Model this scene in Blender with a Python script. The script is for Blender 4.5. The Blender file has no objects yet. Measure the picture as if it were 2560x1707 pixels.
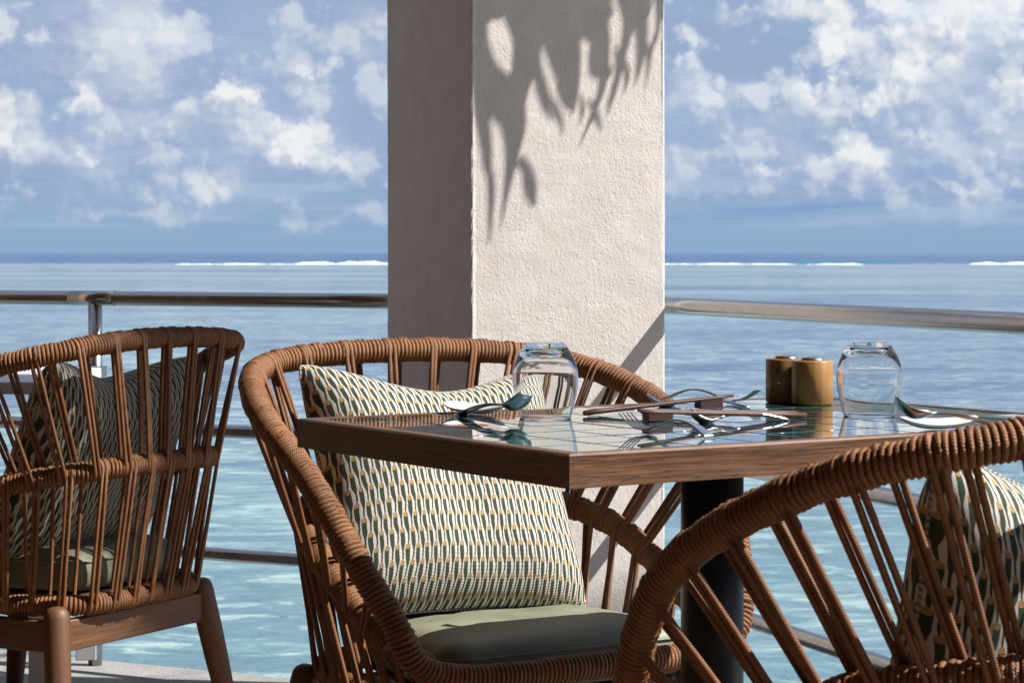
import bpy, bmesh, math, random
import numpy as np
from mathutils import Vector, Matrix
random.seed(7); rng = np.random.default_rng(7)
scene = bpy.context.scene
COL = scene.collection
R = math.radians
HC = 1.0                                   # camera height above the terrace floor

# ------------------------------------------------------------------ camera
cam = bpy.data.cameras.new('camera'); camo = bpy.data.objects.new('camera', cam); COL.objects.link(camo)
camo.location = (0, 0, HC); camo.rotation_euler = (R(90), 0, 0)
cam.sensor_width = 36; cam.lens = 5675 / 2560 * 36; cam.shift_y = -220.5 / 2560
cam.clip_start = .05; cam.clip_end = 90000
cam.dof.use_dof = True; cam.dof.focus_distance = 3.65; cam.dof.aperture_fstop = 20
scene.camera = camo

# ------------------------------------------------------------------ light
LIGHT = Vector((-1.13, .155, -1.17)).normalized()   # direction the sunlight travels
SUN_EL = math.asin(-LIGHT.z); SUN_ROT = math.atan2(-LIGHT.x, -LIGHT.y)
sd = bpy.data.lights.new('sun', 'SUN'); so = bpy.data.objects.new('sun', sd); COL.objects.link(so)
sd.energy = 5.0; sd.angle = R(.53); sd.color = (1.0, .95, .885)
so.rotation_euler = LIGHT.to_track_quat('-Z', 'Y').to_euler(); so.location = (6, 0, 8)
scene.view_settings.view_transform = 'Standard'; scene.view_settings.look = 'None'
scene.view_settings.gamma = 1; scene.view_settings.use_curve_mapping = False
scene.view_settings.exposure = .9
SKY_STRENGTH = .055

# ------------------------------------------------------------------ node helpers
class NT:
    def __init__(s, nt): s.nt = nt; s.N = nt.nodes; s.L = nt.links
    def n(s, typ, **kw):
        o = s.N.new(typ)
        for k, v in kw.items(): setattr(o, k, v)
        return o
    def put(s, sock, v):
        if v is None: return
        if isinstance(v, bpy.types.NodeSocket): s.L.new(v, sock)
        elif hasattr(sock.default_value, '__len__') and hasattr(v, '__len__') and len(v) == 3 and len(sock.default_value) == 4: sock.default_value = (*v, 1)
        else: sock.default_value = v
    def math(s, op, a, b=None, c=None, clamp=False):
        o = s.n('ShaderNodeMath', operation=op, use_clamp=clamp)
        s.put(o.inputs[0], a); s.put(o.inputs[1], b); s.put(o.inputs[2], c)
        return o.outputs[0]
    def vmath(s, op, a, b=None):
        o = s.n('ShaderNodeVectorMath', operation=op); s.put(o.inputs[0], a)
        if b is not None: s.put(o.inputs[1], b)
        return o.outputs[0]
    def scalev(s, a, k):
        o = s.n('ShaderNodeVectorMath', operation='SCALE'); s.put(o.inputs[0], a); s.put(o.inputs[3], k); return o.outputs[0]
    def mix(s, f, a, b, blend='MIX'):
        o = s.n('ShaderNodeMix', data_type='RGBA', blend_type=blend); o.clamp_factor = True
        s.put(o.inputs[0], f); s.put(o.inputs[6], a); s.put(o.inputs[7], b); return o.outputs[2]
    def noise(s, vec, scale, detail=4, rough=.5, dist=0, out=0, dims='3D'):
        o = s.n('ShaderNodeTexNoise', noise_dimensions=dims)
        s.put(o.inputs['Vector'], vec); s.put(o.inputs['Scale'], scale); s.put(o.inputs['Detail'], detail)
        s.put(o.inputs['Roughness'], rough); s.put(o.inputs['Distortion'], dist); return o.outputs[out]
    def mapr(s, v, a, b, c=0., d=1., smooth=True):
        o = s.n('ShaderNodeMapRange'); o.interpolation_type = 'SMOOTHSTEP' if smooth else 'LINEAR'
        for k, x in enumerate((v, a, b, c, d)): s.put(o.inputs[k], x)
        return o.outputs[0]
    def mapping(s, vec, scale=(1, 1, 1), rot=(0, 0, 0), loc=(0, 0, 0)):
        o = s.n('ShaderNodeMapping'); s.put(o.inputs[0], vec); o.inputs['Scale'].default_value = scale
        o.inputs['Rotation'].default_value = rot; o.inputs['Location'].default_value = loc; return o.outputs[0]
    def bump(s, h, strength=.3, dist=.01, normal=None):
        o = s.n('ShaderNodeBump'); s.put(o.inputs['Strength'], strength); s.put(o.inputs['Distance'], dist)
        s.put(o.inputs['Height'], h); s.put(o.inputs['Normal'], normal) if normal is not None else None; return o.outputs[0]
    def coord(s, which='Object'): return s.n('ShaderNodeTexCoord').outputs[which]
    def sep(s, v):
        o = s.n('ShaderNodeSeparateXYZ'); s.put(o.inputs[0], v); return o.outputs
    def comb(s, x, y, z):
        o = s.n('ShaderNodeCombineXYZ'); s.put(o.inputs[0], x); s.put(o.inputs[1], y); s.put(o.inputs[2], z); return o.outputs[0]

def material(name, base=(.5, .5, .5), rough=.5, metal=0., build=None, **kw):
    m = bpy.data.materials.new(name); m.use_nodes = True
    g = NT(m.node_tree); b = g.N['Principled BSDF']
    b.inputs['Base Color'].default_value = (*base, 1); b.inputs['Roughness'].default_value = rough; b.inputs['Metallic'].default_value = metal
    for k, v in kw.items(): b.inputs[k.replace('_', ' ')].default_value = v
    if build: build(g, b)
    return m

# ------------------------------------------------------------------ world: Nishita sky and cumulus banks over the sea
def build_world():
    w = bpy.data.worlds.new('World'); scene.world = w; w.use_nodes = True
    g = NT(w.node_tree); bg = g.N['Background']; bg.inputs[1].default_value = SKY_STRENGTH
    sky = g.n('ShaderNodeTexSky', sky_type='NISHITA'); sky.sun_disc = False
    sky.sun_elevation = SUN_EL; sky.sun_rotation = SUN_ROT; sky.air_density = 1.1; sky.dust_density = .6; sky.ozone_density = 1.5
    d = g.coord('Generated'); x, y, z = g.sep(d)
    az = g.math('ARCTAN2', x, y); el = g.math('ARCSINE', z)
    q = g.comb(g.math('MULTIPLY', az, 5.675), g.math('MULTIPLY', el, 5.675), 0.)     # about 1 unit = 10 degrees
    # domain warp gives the blobs their cauliflower edges
    nc = g.noise(q, 5.5, 6, .58, out=1); nc2 = g.noise(q, 17., 5, .6, out=1)
    wv = g.vmath('SUBTRACT', nc, (.5, .5, .5)); wv2 = g.vmath('SUBTRACT', nc2, (.5, .5, .5))
    qw = g.vmath('ADD', q, g.vmath('ADD', g.scalev(wv, .20), g.scalev(wv2, .06)))
    fb = g.noise(g.mapping(q, (1, 1.4, 1)), 4.6, 7, .58)
    vo = g.n('ShaderNodeTexVoronoi', voronoi_dimensions='2D', feature='SMOOTH_F1'); g.put(vo.inputs['Vector'], g.vmath('ADD', q, g.scalev(wv2, .05)))
    for k_, v_ in (('Scale', 6.2), ('Detail', 3.), ('Roughness', .46), ('Lacunarity', 2.3), ('Smoothness', .35)): vo.inputs[k_].default_value = v_
    puff = g.mapr(vo.outputs['Distance'], .05, .75, 1., 0., smooth=False)
    fbc = g.math('ADD', g.math('MULTIPLY', fb, .55), g.math('MULTIPLY_ADD', puff, .42, .075))
    fbc = g.math('MULTIPLY_ADD', fbc, 1.75, -.26)
    vo2 = g.n('ShaderNodeTexVoronoi', voronoi_dimensions='2D', feature='SMOOTH_F1'); g.put(vo2.inputs['Vector'], g.vmath('ADD', g.vmath('ADD', q, (.011, .017, 0)), g.scalev(wv2, .05)))
    for k_, v_ in (('Scale', 6.2), ('Detail', 3.), ('Roughness', .46), ('Lacunarity', 2.3), ('Smoothness', .35)): vo2.inputs[k_].default_value = v_
    relief = g.math('SUBTRACT', vo2.outputs['Distance'], vo.outputs['Distance'])        # lobes turned to the sun are brighter
    soft = g.noise(g.mapping(q, (1, 2.3, 1), loc=(3, 1, 0)), 2.6, 7, .55)
    streak = g.noise(g.mapping(q, (1, 11, 1), loc=(1, 7, 0)), 1.6, 4, .55)
    _, qy, _ = g.sep(q)
    S = 1 / SKY_STRENGTH / 2 ** scene.view_settings.exposure
    def c(r_, g_, b_):                       # display sRGB -> world radiance
        f = lambda v: ((v / 255 + .055) / 1.055) ** 2.4 if v > 10 else v / 255 / 12.92
        return tuple(f(v) * S for v in (r_, g_, b_))
    # haze layer low over the sea, the Nishita blue above it
    haze = g.mapr(qy, -.02, 1.3, 1., .0)
    col = g.mix(g.math('MULTIPLY', haze, .93), sky.outputs[0], g.mix(g.mapr(qy, .0, .5), c(139, 172, 208), c(142, 174, 216)))
    # soft grey-blue cloud bodies everywhere up the sky
    body = g.mapr(soft, .28, .52)
    lowfade = g.mapr(qy, .04, .24)
    col = g.mix(g.math('MULTIPLY', g.math('MULTIPLY', body, lowfade), .92), col, g.mix(g.mapr(g.math('MULTIPLY_ADD', relief, .35, fbc), .40, .86), c(152, 172, 206), c(220, 226, 235)))
    # low streaks just above the horizon
    lowband = g.math('MULTIPLY', g.mapr(qy, .03, .10), g.mapr(qy, .33, .16))
    col = g.mix(g.math('MULTIPLY', g.math('MULTIPLY', g.mapr(streak, .5, .68), lowband), .65), col, c(176, 195, 220))
    col = g.mix(g.math('MULTIPLY', g.math('MULTIPLY', g.mapr(streak, .47, .33), lowband), .5), col, c(120, 154, 206))
    # single cumulus: noise-eaten ellipse, bright crown, base melting into haze
    grp = bpy.data.node_groups.new('cumulus', 'ShaderNodeTree')
    for nm, t in (('Base', 'NodeSocketColor'), ('Q', 'NodeSocketVector'), ('FB', 'NodeSocketFloat'), ('Relief', 'NodeSocketFloat'), ('Centre', 'NodeSocketVector'), ('InvR', 'NodeSocketVector'), ('Amp', 'NodeSocketFloat'), ('Soft', 'NodeSocketFloat'), ('Bright', 'NodeSocketColor'), ('Grey', 'NodeSocketColor')):
        grp.interface.new_socket(nm, in_out='INPUT', socket_type=t)
    grp.interface.new_socket('Color', in_out='OUTPUT', socket_type='NodeSocketColor')
    h = NT(grp); gi = h.n('NodeGroupInput'); go = h.n('NodeGroupOutput'); I = gi.outputs
    v = h.vmath('MULTIPLY', h.vmath('SUBTRACT', h.vmath('ADD', I['Q'], h.scalev(I['Base'], 1e-9)), I['Centre']), I['InvR'])
    vx, vy, _ = h.sep(v)
    ln = h.n('ShaderNodeVectorMath', operation='LENGTH'); h.put(ln.inputs[0], v)
    dens = h.math('ADD', h.math('SUBTRACT', 1., ln.outputs['Value']), h.math('MULTIPLY', h.math('SUBTRACT', I['FB'], .5), 1.15))
    m = h.mapr(dens, -.04, h.math('ADD', I['Soft'], .18))
    fade = h.mapr(vy, -1.1, -.05)
    lit = h.math('MULTIPLY_ADD', h.math('SUBTRACT', I['FB'], .5), 1.1, h.mapr(h.math('ADD', vy, h.math('MULTIPLY', vx, .35)), -1.2, .8))
    lit = h.math('MULTIPLY_ADD', I['Relief'], 1.5, lit)
    shade = h.mix(h.math('ADD', lit, 0., clamp=True), I['Grey'], I['Bright'])
    h.put(go.inputs[0], h.mix(h.math('MULTIPLY', h.math('MULTIPLY', m, fade), I['Amp']), I['Base'], shade))
    W, G_ = c(240, 242, 243), c(172, 188, 214)
    blobs = [  # u, v (photograph pixels = tenths of a milliradian), rx, ry, amp, softness, bright, grey
        (1.20, .60, .0, 0, 0, 0, 0, 0)][:0]
    def P(u, v, rx, ry, amp=.8, soft_=.45, br=W, gr=G_):
        blobs.append(((u - 1280) / 1000, (633 - v) / 1000, rx / 1000, ry / 1000, amp, soft_, br, gr))
    g1, g2 = c(206, 215, 227), c(160, 180, 212)
    P(380, 470, 430, 70, .75, .9, c(192, 204, 222), c(150, 170, 205)); P(2150, 455, 480, 70, .75, .9, c(192, 204, 223), c(150, 170, 205)); P(150, 200, 260, 120, .6, .9, c(200, 209, 224), c(152, 170, 204)); P(2420, 330, 260, 120, .7, .9, c(196, 208, 226), c(152, 172, 208))
    P(560, 320, 480, 190, .72, 1.1, c(198, 209, 226), g2); P(250, 380, 330, 140, .6, 1., c(196, 207, 225), g2); P(820, 300, 220, 260, .5, 1., c(190, 202, 222), g2)
    P(2330, 260, 380, 300, .8, 1., c(206, 217, 232), c(172, 188, 216)); P(1850, 340, 300, 150, .65, 1., c(198, 210, 227), g2); P(2250, 420, 380, 90, .5, 1., c(196, 208, 226), g2)
    P(260, 110, 300, 200, .95, .9, c(214, 220, 230), c(160, 176, 208)); P(330, 60, 150, 130, .7, .6, c(220, 226, 234), g1)
    P(330, 190, 170, 80, .6, .8, c(214, 219, 228), g1); P(640, 120, 210, 150, .55, .9, c(190, 202, 222), g2)
    P(930, 90, 130, 120, .8, .8, c(206, 212, 222), g2); P(730, 190, 80, 110, .7, .8, c(204, 214, 228), g2)
    P(60, 340, 90, 95, .95, .3, c(228, 232, 236)); P(20, 400, 60, 50, .6, .5); P(110, 415, 80, 40, .6, .5)
    P(115, 108, 34, 22, .75, .4); P(405, 75, 50, 60, .5, .4); P(228, 300, 38, 55, .85, .4); P(300, 320, 90, 60, .6, .6, g1, g2); P(410, 330, 70, 60, .65, .6, c(214, 221, 230), g2)
    P(500, 290, 90, 62, .95, .25); P(580, 285, 80, 55, .95, .25); P(660, 320, 80, 42, .9, .3); P(590, 350, 50, 50, .6, .5)
    P(805, 235, 50, 75, .8, .35); P(820, 330, 30, 70, .7, .4); P(770, 370, 75, 60, .9, .35); P(800, 425, 50, 38, .85, .35)
    P(480, 480, 130, 62, .65, .6, c(204, 214, 226), g2); P(250, 425, 110, 45, .6, .6, g1, g2); P(190, 410, 40, 46, .6, .5); P(560, 470, 60, 60, .4, .6)
    P(860, 540, 170, 30, .5, .8, g1, g2); P(380, 535, 260, 20, .5, .8, g1, g2); P(880, 420, 70, 50, .45, .6, g1, g2)
    P(2420, 60, 270, 150, 1., .5, c(240, 243, 246), c(205, 216, 232)); P(2230, 70, 190, 110, .8, .7, c(230, 236, 243), c(186, 202, 226))
    P(1975, 28, 80, 40, .9, .3); P(2080, 55, 62, 62, 1., .2); P(2120, 115, 70, 62, .95, .3); P(2190, 150, 60, 60, .95, .25)
    P(2262, 130, 72, 55, 1., .25); P(2350, 125, 70, 55, 1., .22); P(2372, 175, 40, 40, .9, .25); P(2235, 215, 85, 60, 1., .25)
    P(2440, 240, 95, 125, .9, .4, c(188, 202, 224), c(160, 178, 212)); P(2530, 215, 55, 85, 1., .22); P(2360, 230, 60, 70, .7, .5, c(206, 216, 230), g2)
    P(2075, 245, 78, 68, .95, .25); P(1715, 240, 80, 95, .85, .55, c(220, 227, 235), c(180, 196, 220)); P(1850, 290, 95, 55, .8, .4, c(220, 227, 235), g2); P(1960, 300, 90, 60, .6, .6, g1, g2)
    P(2115, 362, 50, 56, .95, .25); P(2130, 410, 95, 48, .9, .4); P(2110, 450, 150, 30, .7, .7, g1, g2); P(1900, 400, 160, 60, .6, .7, g1, g2); P(1920, 440, 60, 20, .6, .4)
    P(2275, 360, 45, 45, .8, .4); P(2380, 400, 130, 70, .7, .6, c(206, 216, 230), g2); P(2520, 380, 80, 48, .8, .5, c(220, 227, 236), g2); P(1700, 420, 90, 50, .6, .5, g1, g2); P(2370, 455, 50, 20, .6, .4)
    P(1800, 35, 60, 40, .45, .7, g1, g2); P(2460, 340, 150, 40, .5, .6, g1, g2)
    for (bx_, by_, rx, ry, amp, sf, br, gr) in blobs:
        rx *= 1.3; ry *= 1.3
        o = g.n('ShaderNodeGroup'); o.node_tree = grp
        g.put(o.inputs['Base'], col); g.put(o.inputs['Q'], qw); g.put(o.inputs['FB'], fbc); g.put(o.inputs['Relief'], relief)
        o.inputs['Centre'].default_value = (bx_, by_, 0); o.inputs['InvR'].default_value = (1 / rx, 1 / ry, 0)
        o.inputs['Amp'].default_value = amp; o.inputs['Soft'].default_value = sf
        o.inputs['Bright'].default_value = (*br, 1); o.inputs['Grey'].default_value = (*gr, 1)
        col = o.outputs[0]
    g.put(bg.inputs[0], col)
build_world()

# ------------------------------------------------------------------ mesh helpers
class MB:
    def __init__(s): s.v = []; s.f = []; s.uv = []; s.sm = []
    def add(s, verts, faces, uvs=None, smooth=True):
        o = len(s.v); s.v += [tuple(p) for p in verts]
        for k, f in enumerate(faces):
            s.f.append(tuple(i + o for i in f)); s.sm.append(smooth)
            s.uv += list(uvs[k]) if uvs is not None else [(0, 0)] * len(f)
    def box(s, x0, x1, y0, y1, z0, z1, M=None, bev=0., along=None):
        """bevelled box; UV runs in metres, u along its longest side"""
        bm = bmesh.new(); bmesh.ops.create_cube(bm, size=1)
        for v in bm.verts: v.co = Vector((x0 + (v.co.x + .5) * (x1 - x0), y0 + (v.co.y + .5) * (y1 - y0), z0 + (v.co.z + .5) * (z1 - z0)))
        if bev: bmesh.ops.bevel(bm, geom=bm.edges[:], offset=bev, segments=2, profile=.5, affect='EDGES')
        bm.normal_update(); d = [x1 - x0, y1 - y0, z1 - z0]; a = along if along is not None else d.index(max(d)); o1, o2 = [k for k in (0, 1, 2) if k != a]
        faces = []; uvs = []; flat = [max(abs(c_) for c_ in f.normal) > .999 for f in bm.faces]
        for f in bm.faces:
            faces.append([v.index for v in f.verts]); n = f.normal
            k = o1 if abs(n[o2]) > abs(n[o1]) else o2
            off = .37 * f.index
            if abs(n[a]) > .8: uvs.append([(v.co[o1], v.co[o2]) for v in f.verts])
            else: uvs.append([(v.co[a], v.co[k] + (3.1 if k == o1 else 0)) for v in f.verts])
        vs = [(M @ v.co) if M is not None else v.co.copy() for v in bm.verts]; bm.free()
        s.add(vs, faces, uvs, smooth=bool(bev))
        s.sm[-len(flat):] = [bool(bev) and not q for q in flat]
    def tube(s, pts, r, seg=8, closed=False, caps=True, up=None):
        P = np.array([tuple(p) for p in pts], float); n = len(P)
        rr = np.full(n, r, float) if np.isscalar(r) else np.array(r, float)
        T = (np.roll(P, -1, 0) - np.roll(P, 1, 0)) if closed else np.gradient(P, axis=0)
        T /= np.maximum(np.linalg.norm(T, axis=1), 1e-12)[:, None]
        N = np.zeros_like(P); u = np.array((0, 0, 1.) if up is None else up, float)
        if abs(T[0] @ u) > .9: u = np.array((1., 0, 0))
        for i in range(n):
            u = u - T[i] * (u @ T[i]); u /= max(np.linalg.norm(u), 1e-12); N[i] = u
        B = np.cross(T, N); a = np.arange(seg) * 2 * math.pi / seg
        V = P[:, None] + rr[:, None, None] * (np.cos(a)[None, :, None] * N[:, None] + np.sin(a)[None, :, None] * B[:, None])
        L = np.r_[0, np.cumsum(np.linalg.norm(np.diff(P, axis=0), axis=1))]; L = np.r_[L, L[-1] + np.linalg.norm(P[0] - P[-1])]
        faces = []; uvs = []
        for i in range(n if closed else n - 1):
            j = (i + 1) % n
            for k in range(seg):
                k2 = (k + 1) % seg
                faces.append((i * seg + k, i * seg + k2, j * seg + k2, j * seg + k)[::-1])
                uvs.append([(L[i + 1], k / seg), (L[i + 1], (k + 1) / seg), (L[i], (k + 1) / seg), (L[i], k / seg)])
        V = V.reshape(-1, 3)
        if caps and not closed:
            faces += [tuple(range(seg)), tuple((n - 1) * seg + k for k in range(seg))[::-1]]
            uvs += [[(0, 0)] * seg, [(0, 0)] * seg]
        s.add(V, faces, uvs)
    def lathe(s, prof, seg=32, M=None, closed=False):
        V = []; n = len(prof)
        for r, z in prof:
            for k in range(seg):
                a = 2 * math.pi * k / seg; V.append(Vector((r * math.cos(a), r * math.sin(a), z)))
        F = []; U = []
        for i in range(n if closed else n - 1):
            j = (i + 1) % n
            for k in range(seg):
                k2 = (k + 1) % seg; F.append((i * seg + k, i * seg + k2, j * seg + k2, j * seg + k))
                U.append([(k / seg, prof[i][1]), ((k + 1) / seg, prof[i][1]), ((k + 1) / seg, prof[j][1]), (k / seg, prof[j][1])])
        if M is not None: V = [M @ p for p in V]
        s.add(V, F, U)
    def build(s, name, mat, parent=None, loc=(0, 0, 0), weld=False):
        me = bpy.data.meshes.new(name); me.from_pydata([tuple(map(float, p)) for p in s.v], [], s.f)
        ul = me.uv_layers.new(name='UV'); ul.data.foreach_set('uv', np.array(s.uv, 'f').ravel())
        me.polygons.foreach_set('use_smooth', s.sm); me.materials.append(mat)
        if weld:
            bm = bmesh.new(); bm.from_mesh(me); bmesh.ops.remove_doubles(bm, verts=bm.verts, dist=1e-6); bmesh.ops.recalc_face_normals(bm, faces=bm.faces); bm.to_mesh(me); bm.free()
        me.update(); o = bpy.data.objects.new(name, me); COL.objects.link(o); o.location = loc
        if parent is not None: o.parent = parent
        return o

def tag(o, label=None, cat=None, group=None, kind=None):
    for k, v in (('label', label), ('category', cat), ('group', group), ('kind', kind)):
        if v: o[k] = v
    return o
def empty(name, loc=(0, 0, 0), rz=0., label=None, cat=None, group=None):
    o = bpy.data.objects.new(name, None); COL.objects.link(o); o.location = loc; o.rotation_euler = (0, 0, rz)
    o.empty_display_size = .1
    return tag(o, label, cat, group)
def copy_tree(o, parent=None):
    c = o.copy(); COL.objects.link(c)
    if parent is not None: c.parent = parent
    for ch in list(o.children): copy_tree(ch, c)
    return c

# ------------------------------------------------------------------ materials
def m_stucco(g, b):
    co = g.coord('Object')
    n1 = g.noise(co, 150, 4, .6); n2 = g.noise(co, 420, 2, .5); n3 = g.noise(co, 14, 4, .55)
    vert = g.noise(g.mapping(co, (90, 90, 34)), 1., 3, .6)
    vor = g.n('ShaderNodeTexVoronoi'); g.put(vor.inputs['Vector'], g.vmath('ADD', co, g.scalev(g.noise(co, 60, 2, out=1), .012))); vor.inputs['Scale'].default_value = 95
    pits = g.mapr(vor.outputs['Distance'], .02, .32)
    trow = g.noise(g.mapping(g.vmath('ADD', co, g.scalev(g.noise(co, 3, 3, out=1), .25)), (5, 5, 16), rot=(0, R(25), 0)), 1., 4, .6); patch = g.mapr(g.noise(co, 3.2, 3, .55), .35, .65, .45, 1.25)
    h = g.math('MULTIPLY', g.math('ADD', g.math('ADD', g.math('MULTIPLY', n1, .8), g.math('MULTIPLY', n2, .3)), g.math('MULTIPLY', pits, .4)), patch)
    h = g.math('ADD', h, g.math('MULTIPLY', vert, .75)); h = g.math('ADD', h, g.math('MULTIPLY', n3, 1.0)); h = g.math('ADD', h, g.math('MULTIPLY', trow, 1.1))
    g.put(b.inputs['Normal'], g.bump(h, .40, .0042))
    stain = g.noise(g.mapping(co, (5, 5, 1.1)), 1., 5, .6)
    c0 = g.mix(g.mapr(n3, .3, .7), (.555, .52, .50), (.61, .575, .555)); c0 = g.mix(g.math('MULTIPLY', g.mapr(stain, .54, .75), .22), c0, (.36, .32, .29))
    g.put(b.inputs['Base Color'], g.mix(g.math('MULTIPLY', g.mapr(n1, .54, .70), .42), c0, (.34, .30, .275)))
M_STUCCO = material('painted_stucco', rough=.9, build=m_stucco)

def m_steel(g, b):
    co = g.coord('Object'); n = g.noise(g.mapping(co, (2, 60, 60)), 1., 3, .5); d = g.noise(co, 9, 4, .6)
    g.put(b.inputs['Roughness'], g.mapr(d, .3, .75, .17, .30)); g.put(b.inputs['Base Color'], g.mix(n, (.40, .39, .375), (.50, .485, .465)))
    g.put(b.inputs['Normal'], g.bump(n, .02, .001))
M_STEEL = material('stainless_rail', metal=1., build=m_steel)

def m_cutlery(g, b):
    n = g.noise(g.coord('Object'), 60, 3, .5); g.put(b.inputs['Roughness'], g.mapr(n, .3, .7, .14, .27))
M_CUTLERY = material('polished_cutlery', (.76, .75, .735), .12, 1., build=m_cutlery)

def m_rope(g, b):
    uv = g.coord('UV'); u, v, _ = g.sep(uv)
    # braided sheath: two families of diagonal strands along the cord
    k = 2 * math.pi
    a = g.math('SINE', g.math('ADD', g.math('MULTIPLY', u, k * 330), g.math('MULTIPLY', v, k * 4)))
    c = g.math('SINE', g.math('SUBTRACT', g.math('MULTIPLY', u, k * 330), g.math('MULTIPLY', v, k * 4)))
    br = g.math('MAXIMUM', a, c)
    co = g.coord('Object'); n = g.noise(co, 38, 4, .6); fine = g.noise(co, 700, 2, .5)
    col = g.mix(g.mapr(n, .3, .7), (.150, .056, .015), (.235, .094, .027))
    col = g.mix(g.math('MULTIPLY', g.mapr(br, .95, -.2), .5), col, (.045, .015, .005))
    col = g.mix(g.math('MULTIPLY', fine, .22), col, (.28, .125, .045))
    rnd = g.n('ShaderNodeObjectInfo').outputs['Random']; big = g.noise(co, 7, 3, .6)
    k_ = g.math('MULTIPLY', g.mapr(rnd, 0., 1., .86, 1.14, smooth=False), g.mapr(big, .3, .7, .86, 1.16)); g.put(b.inputs['Base Color'], g.scalev(col, k_))
    g.put(b.inputs['Normal'], g.bump(br, .5, .0007))
M_ROPE = material('braided_rope', rough=.52, build=m_rope)

def wood(name, dark, light, rough=.5, pore=.5):
    def f(g, b):
        uv = g.coord('UV'); obj = g.n('ShaderNodeObjectInfo').outputs['Random']
        p = g.vmath('ADD', uv, g.comb(g.math('MULTIPLY', obj, 7.), g.math('MULTIPLY', obj, 3.), obj))
        wob = g.noise(g.mapping(p, (3.5, 14, 1)), 1., 4, .55)
        q = g.vmath('ADD', p, g.comb(0., g.math('MULTIPLY', wob, .014), 0.))
        grain = g.noise(g.mapping(q, (8, 300, 1)), 1., 5, .66); pores = g.noise(g.mapping(q, (40, 620, 1)), 1., 3, .6); big = g.noise(g.mapping(p, (2.2, 9, 1)), 1., 4, .6)
        col = g.mix(g.mapr(grain, .28, .72), dark, light)
        col = g.mix(g.math('MULTIPLY', g.mapr(big, .4, .75), .45), col, tuple(x * .55 for x in dark))
        wear = g.math('MULTIPLY', g.mapr(g.noise(g.mapping(p, (5, 30, 1)), 1., 5, .65), .52, .74), pore * .45); col = g.mix(wear, col, (.17, .13, .10))
        pm = g.math('MULTIPLY', g.mapr(pores, .57, .67), pore); col = g.mix(pm, col, tuple(x * .3 for x in dark))
        g.put(b.inputs['Base Color'], col)
        g.put(b.inputs['Roughness'], g.mapr(grain, .3, .7, rough - .08, rough + .12))
        g.put(b.inputs['Normal'], g.bump(g.math('SUBTRACT', g.math('MULTIPLY', grain, .5), pm), .22, .0012))
    return material(name, build=f)
M_TABLEWOOD = wood('weathered_table_wood', (.055, .025, .012), (.180, .084, .038), .42, .95)
M_CHAIRWOOD = wood('chair_teak', (.07, .028, .011), (.165, .072, .030), .5, .5)
M_STICK = wood('chopstick_wood', (.055, .022, .012), (.105, .044, .022), .38, .3)
M_REST = wood('rest_wood', (.035, .016, .014), (.065, .026, .022), .4, .3)
def m_bamboo(g, b):
    uv = g.coord('UV'); u, v, _ = g.sep(uv)
    st = g.math('FLOOR', g.math('MULTIPLY', u, 8.)); wn = g.n('ShaderNodeTexWhiteNoise', noise_dimensions='2D'); g.put(wn.inputs['Vector'], g.comb(st, g.n('ShaderNodeObjectInfo').outputs['Random'], 0.))
    grain = g.noise(g.mapping(uv, (90, 12, 1)), 1., 4, .6)
    col = g.mix(wn.outputs['Value'], (.20, .11, .035), (.40, .20, .06)); col = g.mix(g.math('MULTIPLY', g.mapr(grain, .35, .7), .5), col, (.14, .075, .025))
    fr_ = g.math('FRACT', g.math('MULTIPLY', u, 8.)); line = g.mapr(g.math('MINIMUM', fr_, g.math('SUBTRACT', 1., fr_)), .0, .03, 1., 0.)
    g.put(b.inputs['Base Color'], g.mix(g.math('MULTIPLY', line, .5), col, (.08, .04, .015)))
M_BAMBOO = material('bamboo_pot', rough=.36, build=m_bamboo)

def m_vinyl(g, b):
    co = g.coord('Object'); n = g.noise(co, 900, 2, .5); d = g.noise(co, 7, 4, .55)
    g.put(b.inputs['Base Color'], g.mix(g.mapr(d, .3, .7), (.15, .155, .105), (.225, .23, .165)))
    g.put(b.inputs['Normal'], g.bump(g.math('ADD', g.math('MULTIPLY', n, .3), g.math('MULTIPLY', d, 7.)), .4, .002))
    g.put(b.inputs['Roughness'], g.mapr(d, .3, .7, .48, .62))
M_VINYL = material('olive_leather', rough=.5, build=m_vinyl)

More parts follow.
